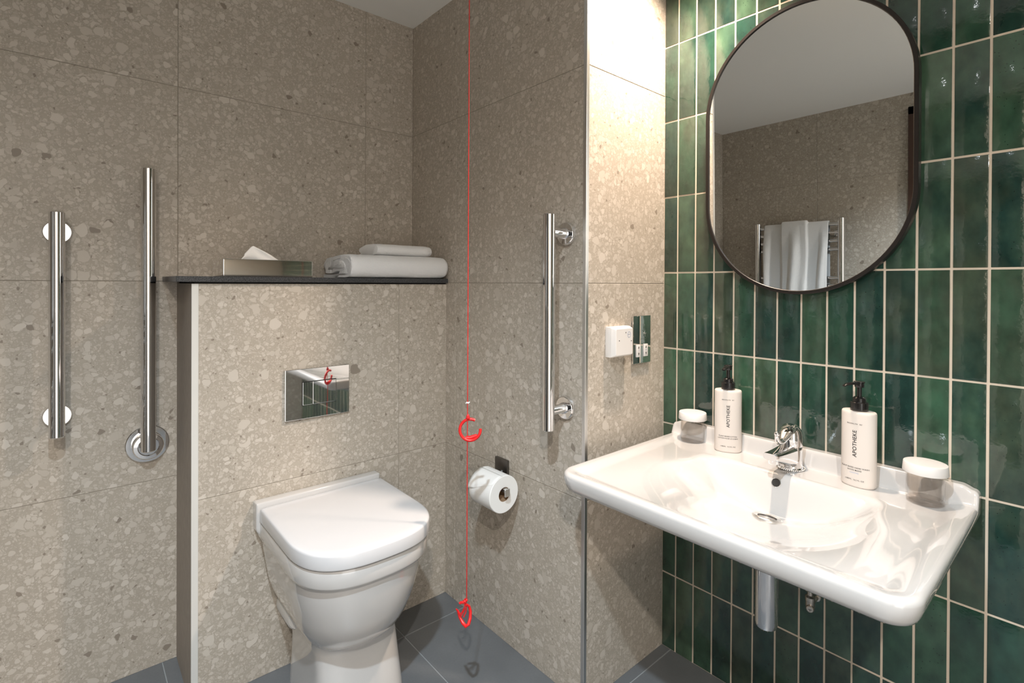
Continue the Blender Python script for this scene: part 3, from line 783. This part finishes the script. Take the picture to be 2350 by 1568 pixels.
# trap and valve under the basin
t = thing('bottle_trap', 'chrome bottle trap hanging under the white basin', 'trap', (1.258, .531, .355))
bm = bmesh.new(); lathe(bm, [(0, .352), (.016, .354), (.0225, .360), (.025, .370), (.025, .53), (.0245, .535), (.016, .536), (.016, .578), (0, .578)], (1.245, .524, 0), (0, 0, 1), 48, cap=False); obj('trap_body', bm, 'chrome', t, True, 30)
bm = bmesh.new(); tube(bm, [(1.255, .524, .50), (XC-.002, .524, .50)], .016, 24); obj('outlet_pipe', bm, 'chrome', t)
bm = bmesh.new(); lathe(bm, [(.0165, 0), (.032, 0), (.030, .005), (.0165, .008)], (XC-.0008, .524, .50), (-1, 0, 0), 32); obj('wall_flange', bm, 'chrome', t)
vx, vy, vz = 1.405, .485, .365
t = thing('isolation_valve', 'small nickel isolation valve with slotted screw below the basin', 'valve', (vx, vy, vz-.02))
bm = bmesh.new(); lathe(bm, [(0, -.016), (.007, -.016), (.0095, -.013), (.0105, -.006), (.0105, .008), (.0115, .009), (.0115, .018), (.009, .020), (.0065, .022), (.006, .06), (0, .06)], (vx, vy, vz), (0, 0, 1), 24, cap=False); obj('body', bm, 'nickel', t, True, 30)
bm = bmesh.new(); tube(bm, [(vx, vy, vz+.055), (vx, vy, vz+.12), (vx-.015, vy+.015, vz+.19), (1.385, .52, .60)], .0055, 14); obj('supply_hose', bm, 'nickel', t)
bm = bmesh.new(); lathe(bm, [(0, 0), (.0075, 0), (.0085, .002), (.0085, .034), (0.0120, .035), (.0120, .041)], (vx, vy, vz+.004), (1, 0, 0), 24); obj('inlet', bm, 'nickel', t, True, 30)
vd = Vector((-.90, -.30, -.02)).normalized()
bm = bmesh.new(); lathe(bm, [(.0085, .006), (.0085, .0145), (.0070, .016), (0, .016)], (vx, vy, vz-.006), vd, 24, cap=False); sc_ = obj('screw', bm, 'nickel', t, True, 30)
bm = bmesh.new(); c0 = Vector((vx, vy, vz-.006))+vd*.0158; sd = Vector((0, 0, 1)).cross(vd).normalized()
for a, b_ in (((-.004), .004),): tube(bm, [c0+sd*a, c0+sd*b_], .0007, 6)
tube(bm, [c0, c0-Vector((0, 0, .004))], .0007, 6); obj('slot', bm, 'dark', sc_)

# ------------------------------------------------------------------ tap
TXX, TYY, TZ0 = 1.386, .526, ZD
t = thing('mixer_tap', 'chrome mixer tap with curled lever at the middle of the basin back', 'tap', (TXX, TYY, TZ0))
bm = bmesh.new(); lathe(bm, [(0, 0), (.0285, 0), (.0290, .003), (.0265, .006), (.0262, .030), (.0255, .056), (.0240, .060), (0, .060)], (TXX, TYY, TZ0), (0, 0, 1), 48, cap=False)
obj('body', bm, 'chrome', t, True, 35)
# spout: tapered flattened block reaching forward
bm = bmesh.new(); rings = []
for f in [0, .12, .25, .4, .55, .7, .85, .95, 1.0]:
    x = TXX-.008-.116*f; hwid = .0225*(1-f)+.0165*f; zc_ = TZ0+.036+.018*f; hh = .0185*(1-f)**1.3+.0088
    if f == 1: hwid *= .93; hh *= .9
    r = []
    for k in range(28):
        a = 2*pi*k/28; c_, s_ = cos(a), sin(a)
        r.append(Vector((x, TYY+hwid*math.copysign(abs(c_)**.55, c_), zc_+hh*math.copysign(abs(s_)**.6, s_)-.006*(1-f)*(s_ < 0))))
    rings.append(r)
loft(bm, rings); obj('spout', bm, 'chrome', t, True, 45)
bm = bmesh.new(); lathe(bm, [(0, 0), (.0115, 0), (.012, .001), (.012, .012), (0, .012)], (TXX-.104, TYY, TZ0+.0345), (0, 0, 1), 28, cap=False); obj('aerator', bm, 'chrome', t, True, 30)
# domed cartridge cap
bm = bmesh.new(); lathe(bm, [(0, .0585), (.0268, .0585), (.0274, .062), (.0272, .078), (.0262, .088), (.0238, .097), (.0195, .104), (.013, .109), (.006, .111), (0, .1115)], (TXX, TYY, TZ0), (0, 0, 1), 48, cap=False)
obj('dome', bm, 'chrome', t, True, 35)
# lever: flat arm sweeping forward, tip curling up
bm = bmesh.new(); pth = [(TXX-.002, .1035), (TXX-.018, .1000), (TXX-.034, .0915), (TXX-.047, .0835), (TXX-.056, .0795)]
rings = []
for k, (x, z) in enumerate(pth):
    a = pth[max(k-1, 0)]; c_ = pth[min(k+1, len(pth)-1)]; tg = Vector((c_[0]-a[0], 0, c_[1]-a[1])).normalized(); nn = Vector((-tg.z, 0, tg.x))
    wd = [.019, .0185, .0155, .0105, .005][k]; th_ = [.008, .006, .0042, .0034, .0026][k]
    rings.append([Vector((x, TYY, TZ0+z))+Vector((0, 1, 0))*wd*math.copysign(abs(cos(q))**.8, cos(q))+nn*th_*sin(q) for q in [2*pi*j/24 for j in range(24)]])
loft(bm, rings); tube(bm, [(TXX+dx_, TYY, TZ0+z_) for dx_, z_ in ((-.018, .086), (-.034, .0815), (-.050, .0778), (-.064, .0765), (-.075, .0795), (-.0815, .0865), (-.0835, .095), (-.0832, .1005))], [.008, .0072, .0066, .0062, .006, .0058, .0054, .005], 20); sphere(bm, (TXX-.0832, TYY, TZ0+.1015), .0066, 20)
obj('lever', bm, 'chrome', t, True, 60)
bm = bmesh.new()
for k in range(44):
    a = 2*pi*k/44; sphere(bm, (TXX+.0312*cos(a), TYY+.0312*sin(a), TZ0+.0026), .0023, 8)
for k in range(9): sphere(bm, (TXX-.034-.0042*k, TYY+.012, TZ0+.004+.0024*k+.0003*k*k), .0021, 8)
obj('bead_chain', bm, 'chrome', t)

# ------------------------------------------------------------------ soap bottles
def bottle(x, y, turn, spout_dir, lines, label, h=.172, name='soap_bottle'):
    A, B = .0352, .0245
    t = thing(name, label, 'soap bottle', (x, y, ZD), 'pump soap bottles on the basin')
    vdir = Vector((-x, -y, 0)).normalized(); rot = Matrix.Rotation(turn, 3, 'Z'); nrm = rot @ vdir
    wx = Vector((0, 0, 1)).cross(nrm).normalized()
    if wx.dot(right) < 0: wx = -wx
    o_ = Vector((x, y, ZD+.0004))
    def P(a, r, z, grow=0):
        ex = 2.25; c_, s_ = cos(a), sin(a)
        return o_+wx*((A*r+grow)*math.copysign(abs(c_)**(2/ex), c_))+nrm*((B*r+grow)*math.copysign(abs(s_)**(2/ex), s_))+Vector((0, 0, z))
    bm = bmesh.new(); n_ = 56
    pr = [(.0, 0), (.93, 0), (.975, .0015), (1, .005), (1, h-.006), (.985, h-.0022), (.95, h-.0004), (.90, h), (.55, h+.0008), (0, h+.001)]
    vs = [[P(2*pi*k/n_, max(r, .001), z) for k in range(n_)] for r, z in pr]; loft(bm, vs)
    body = obj('bottle', bm, 'label', t, True, 45)
    bm = bmesh.new(); lathe(bm, [(0, 0), (.0148, 0), (.0148, .003), (0, .003)], o_+Vector((0, 0, h)), (0, 0, 1), 32, cap=False); obj('neck', bm, 'label', t)
    bm = bmesh.new(); lathe(bm, [(0, .002), (.0178, .002), (.0180, .003), (.0180, .0200), (.0170, .0210), (.0135, .0215), (.0128, .0295), (.0095, .0325), (.0050, .032), (.0050, .058), (0, .058)], o_+Vector((0, 0, h)), (0, 0, 1), 36, cap=False)
    obj('collar', bm, 'black', t, True, 35)['label'] = 'black pump collar and stem'
    sd_ = Vector(spout_dir).normalized(); sw = Vector((0, 0, 1)).cross(sd_)
    bm = bmesh.new(); lathe(bm, [(0, .055), (.0092, .055), (.0096, .056), (.0096, .0645), (.0112, .0655), (.0112, .0680), (0, .0690)], o_+Vector((0, 0, h)), (0, 0, 1), 32, cap=False)
    rg = []
    for f, dz, w_, th_ in ((0, .0640, .0085, .0034), (.3, .0640, .0078, .0032), (.6, .0632, .0066, .0030), (.85, .0615, .0056, .0028), (1, .0590, .0048, .0022)):
        c_ = o_+Vector((0, 0, h+dz))+sd_*(.006+.034*f); rg.append([c_+sw*w_*cos(q)+Vector((0, 0, th_*sin(q))) for q in [2*pi*j/16 for j in range(16)]])
    loft(bm, rg); obj('pump_head', bm, 'black', t, True, 45)['label'] = 'black pump head with spout'
    def wrap(a, z):
        # arc length a -> angle round the label face
        th0 = pi/2-a/A*1.0
        c_ = max(-.98, min(.98, a/A)); ex = 2.25
        yv = B*(1-abs(c_)**ex)**(1/ex)
        return o_+wx*(A*c_)+nrm*(yv+.0005)+Vector((0, 0, z))
    for body_, sz, zc_, dx, mat, rt2, sp, bo in lines:
        text_mesh('lettering', body_, sz, mat, body, None, None, None, (lambda a, b_, zc_=zc_, dx=dx: wrap(a+dx, b_+zc_)), 'CENTER', sp, rt2, bo)
    return t
common = lambda prod1, prod2: [('BROOKLYN   NY', .0040, .145, .0, 'ink', 0, 1.05, 0), ('APOTHEKE', .0118, .100, .001, 'ink', 1, 1.06, 0.0001),
                               (prod1, .0044, .0445, 0, 'ink', 0, 1.02, .00002), (prod2, .0044, .0387, 0, 'ink', 0, 1.02, .00002), ('℮480ML  16.2 FL. OZ', .0042, .0165, 0, 'ink', 0, 1.04, 0)]
bottle(1.3960, .6955, radians(0), -right-fwd*1.2, common('PLANT-BASED LOTION', 'LOTION POUR LE CORPS'), 'white lotion pump bottle with black top, left of the tap', .170)
l2 = common('PLANT-BASED HAND WASH', 'SAVON MAINS')+[('CANVAS', .0046, .0325, 0, 'ink_blue', 0, 1.04, .00003)]
bottle(1.3900, .3790, radians(-21), -right*1.0-fwd*.15, l2, 'white hand wash pump bottle with black top, right of the tap', .172)

# ------------------------------------------------------------------ lidded tumblers
def jar(x, y, label, h=.068):
    t = thing('lidded_tumbler', label, 'tumbler', (x, y, ZD), 'lidded clear tumblers on the basin')
    bm = bmesh.new(); R1 = .0335
    lathe(bm, [(0, .0003), (R1-.003, .0003), (R1-.0005, .002), (R1, .005), (R1, .0095), (R1-.0008, .0105), (R1-.0008, .0125), (R1, .014), (R1-.0002, h), (R1-.0020, h), (R1-.0022, .015), (R1-.005, .0105), (0, .0095)], (x, y, ZD), (0, 0, 1), 56, cap=False)
    obj('cup', bm, 'glass', t, True, 50)
    bm = bmesh.new(); lathe(bm, [(0, .0008), (R1-.0035, .0008), (R1-.0015, .003), (R1-.0015, .0078), (R1-.004, .0092), (0, .0086)], (x, y, ZD), (0, 0, 1), 48, cap=False); obj('thick_base', bm, 'glass_base', t, True, 40)
    bm = bmesh.new(); lathe(bm, [(.034, h-.003), (.0397, h-.003), (.0400, h-.0022), (.0384, h+.0158), (.0378, h+.0168), (.0368, h+.0172), (.030, h+.0176), (0, h+.0178)], (x, y, ZD), (0, 0, 1), 64, cap=False)
    bmesh.ops.recalc_face_normals(bm, faces=bm.faces); obj('lid', bm, 'white', t, True, 30)['label'] = 'white plastic lid'
jar(1.4015, .806, 'clear lidded tumbler at the left end of the basin')
jar(1.3880, .2560, 'clear lidded tumbler at the right end of the basin')

# ------------------------------------------------------------------ towel radiator seen in the mirror
RXX = XD+.072; ry0, ry1 = 1.085, 1.590
t = thing('towel_radiator', 'chrome ladder towel radiator on the far wall, seen in the mirror', 'radiator', (XD, (ry0+ry1)/2, .42))
for y in (ry0, ry1):
    bm = bmesh.new(); lathe(bm, [(0, .42), (.0215, .42), (.0235, .422), (.0235, 1.518), (.0215, 1.520), (0, 1.520)], (RXX, y, 0), (0, 0, 1), 32, cap=False, sy=.85); obj('upright', bm, 'chrome', t, True, 30)
for z in [1.485-.052*k for k in range(4)]+[1.15-.05*k for k in range(6)]+[.76-.05*k for k in range(6)]:
    bm = bmesh.new(); tube(bm, [(RXX-.006, ry0, z), (RXX-.006, ry1, z)], .0105, 20); obj('crossbar', bm, 'chrome', t)
for y, z in ((ry0+.05, 1.43), (ry1-.05, 1.43), (ry0+.05, .55), (ry1-.05, .55)):
    bm = bmesh.new(); lathe(bm, [(0, 0), (.02, 0), (.02, .006), (.009, .008), (.009, .05), (.016, .052), (.016, .075), (0, .075)], (XD, y, z), (1, 0, 0), 24, cap=False); obj('bracket', bm, 'chrome', t)
# towel folded over the top bar
bm = bmesh.new(); ny, rows = 80, []
pathz = [(-.019, 1.10)]+[(-.019, 1.12+.02*k) for k in range(19)]+[(-.014, 1.500), (-.006, 1.5085), (.002, 1.5085), (.011, 1.502), (.0165, 1.488)]+[(.0175+.0004*k, 1.47-.02*k) for k in range(24)]
for k, (dx, z) in enumerate(pathz):
    row = []
    for c in range(ny+1):
        v = c/ny; y = 1.155+(1.545-1.155)*v
        fall = smooth(1.5, 1.3, z) if dx > 0 else 0
        w = .012*sin(v*13+1.2)+.007*sin(v*29+z*4)+.005*noise.noise(Vector((v*6, z*5, 2)))
        st = .012*(smooth(.30, .33, v)-smooth(.70, .73, v)) if dx > -.012 else 0
        up_ = .013*(smooth(.30, .33, v)-smooth(.70, .73, v)) if z > 1.49 else 0
        row.append(bm.verts.new((RXX-.006+dx+(max(0, w)*fall+st if dx > 0 else st*.3), y+.012*fall*sin(z*7+v*4)*.5, z+up_)))
    rows.append(row)
for a in range(len(rows)-1):
    for c in range(ny): bm.faces.new((rows[a][c], rows[a+1][c], rows[a+1][c+1], rows[a][c+1]))
tw = obj('hanging_towel', bm, 'terry', None, True, 80); tw.modifiers.new('thick', 'SOLIDIFY').thickness = .007
setorigin(tw); tag(tw, 'white towel draped over the chrome radiator, seen in the mirror', 'towel')

# ------------------------------------------------------------------ lamps
def downlight(x, y, lens, col, watts, angle, blend, rad, label, tilt=(0, 0)):
    t = thing('ceiling_downlight', label, 'downlight', (x, y, ZC))
    bm = bmesh.new(); lathe(bm, [(.032, 0), (.043, 0), (.043, -.003), (.041, -.005), (.034, -.005), (.032, -.001), (.032, 0)], (x, y, ZC), (0, 0, 1), 40, cap=False); obj('trim_ring', bm, 'white', t)
    bm = bmesh.new(); lathe(bm, [(0, -.0006), (.032, -.0006), (.032, -.0016), (0, -.0016)], (x, y, ZC), (0, 0, 1), 32, cap=False); obj('lens', bm, lens, t)
    ld = bpy.data.lights.new('downlight_lamp', 'SPOT'); ld.energy = watts; ld.color = col; ld.spot_size = radians(angle); ld.spot_blend = blend; ld.shadow_soft_size = rad
    lo = bpy.data.objects.new('downlight_lamp', ld); C.objects.link(lo); lo.location = (x, y, ZC-.012); lo.rotation_euler = (tilt[0], tilt[1], 0)
    lo.parent = t; lo.matrix_parent_inverse = Matrix.Translation(-Vector(t.location))
WARM, COOL = (1, .795, .635), (.76, .89, 1.0)
downlight(1.25, .665, 'lens_warm', WARM, 104, 110, 1.0, .028, 'warm ceiling downlight above the washbasin beside the stone pier', (radians(19), 0))
downlight(-.01, .27, 'lens_cool', COOL, 160, 128, .9, .030, 'neutral ceiling downlight in the middle of the room, over the camera')
downlight(-.40, -.55, 'lens_warm', (1, .93, .85), 125, 168, .7, .030, 'warm fill lamp added to the ceiling, out of view behind the camera')  # added lamp, only there to lift the ambient light

w = bpy.data.worlds.new('World'); bpy.context.scene.world = w; w.use_nodes = True
w.node_tree.nodes['Background'].inputs[0].default_value = (1, .95, .89, 1); w.node_tree.nodes['Background'].inputs[1].default_value = 2.4  # even glow added as fill, enters by the made-up opening in wall_front

# ------------------------------------------------------------------ camera
Fv = Vector((sin(YAW)*cos(PITCH), cos(YAW)*cos(PITCH), sin(PITCH))); R0 = Vector((cos(YAW), -sin(YAW), 0)); U0 = R0.cross(Fv)
Rv = cos(ROLL)*R0+sin(ROLL)*U0; Uv = -sin(ROLL)*R0+cos(ROLL)*U0
cam = bpy.data.cameras.new('camera'); co = bpy.data.objects.new('camera', cam); C.objects.link(co)
mw = Matrix.Identity(4)
for r in range(3): mw[r][0], mw[r][1], mw[r][2] = Rv[r], Uv[r], -Fv[r]
mw.translation = Vector((0, 0, H)); co.matrix_world = mw
cam.sensor_fit = 'HORIZONTAL'; cam.sensor_width = 36; cam.lens = F_PX/2350*36; cam.shift_x = 0; cam.shift_y = (CY-784)/2350; cam.clip_start = .01
sc = bpy.context.scene; sc.camera = co
sc.view_settings.view_transform = 'Standard'; sc.view_settings.look = 'None'; sc.view_settings.exposure = .14; sc.view_settings.gamma = 1
sc.cycles.max_bounces = 14; sc.cycles.diffuse_bounces = 8; sc.cycles.glossy_bounces = 8; sc.cycles.transmission_bounces = 12; sc.cycles.transparent_max_bounces = 12
sc.cycles.caustics_reflective = False; sc.cycles.caustics_refractive = False
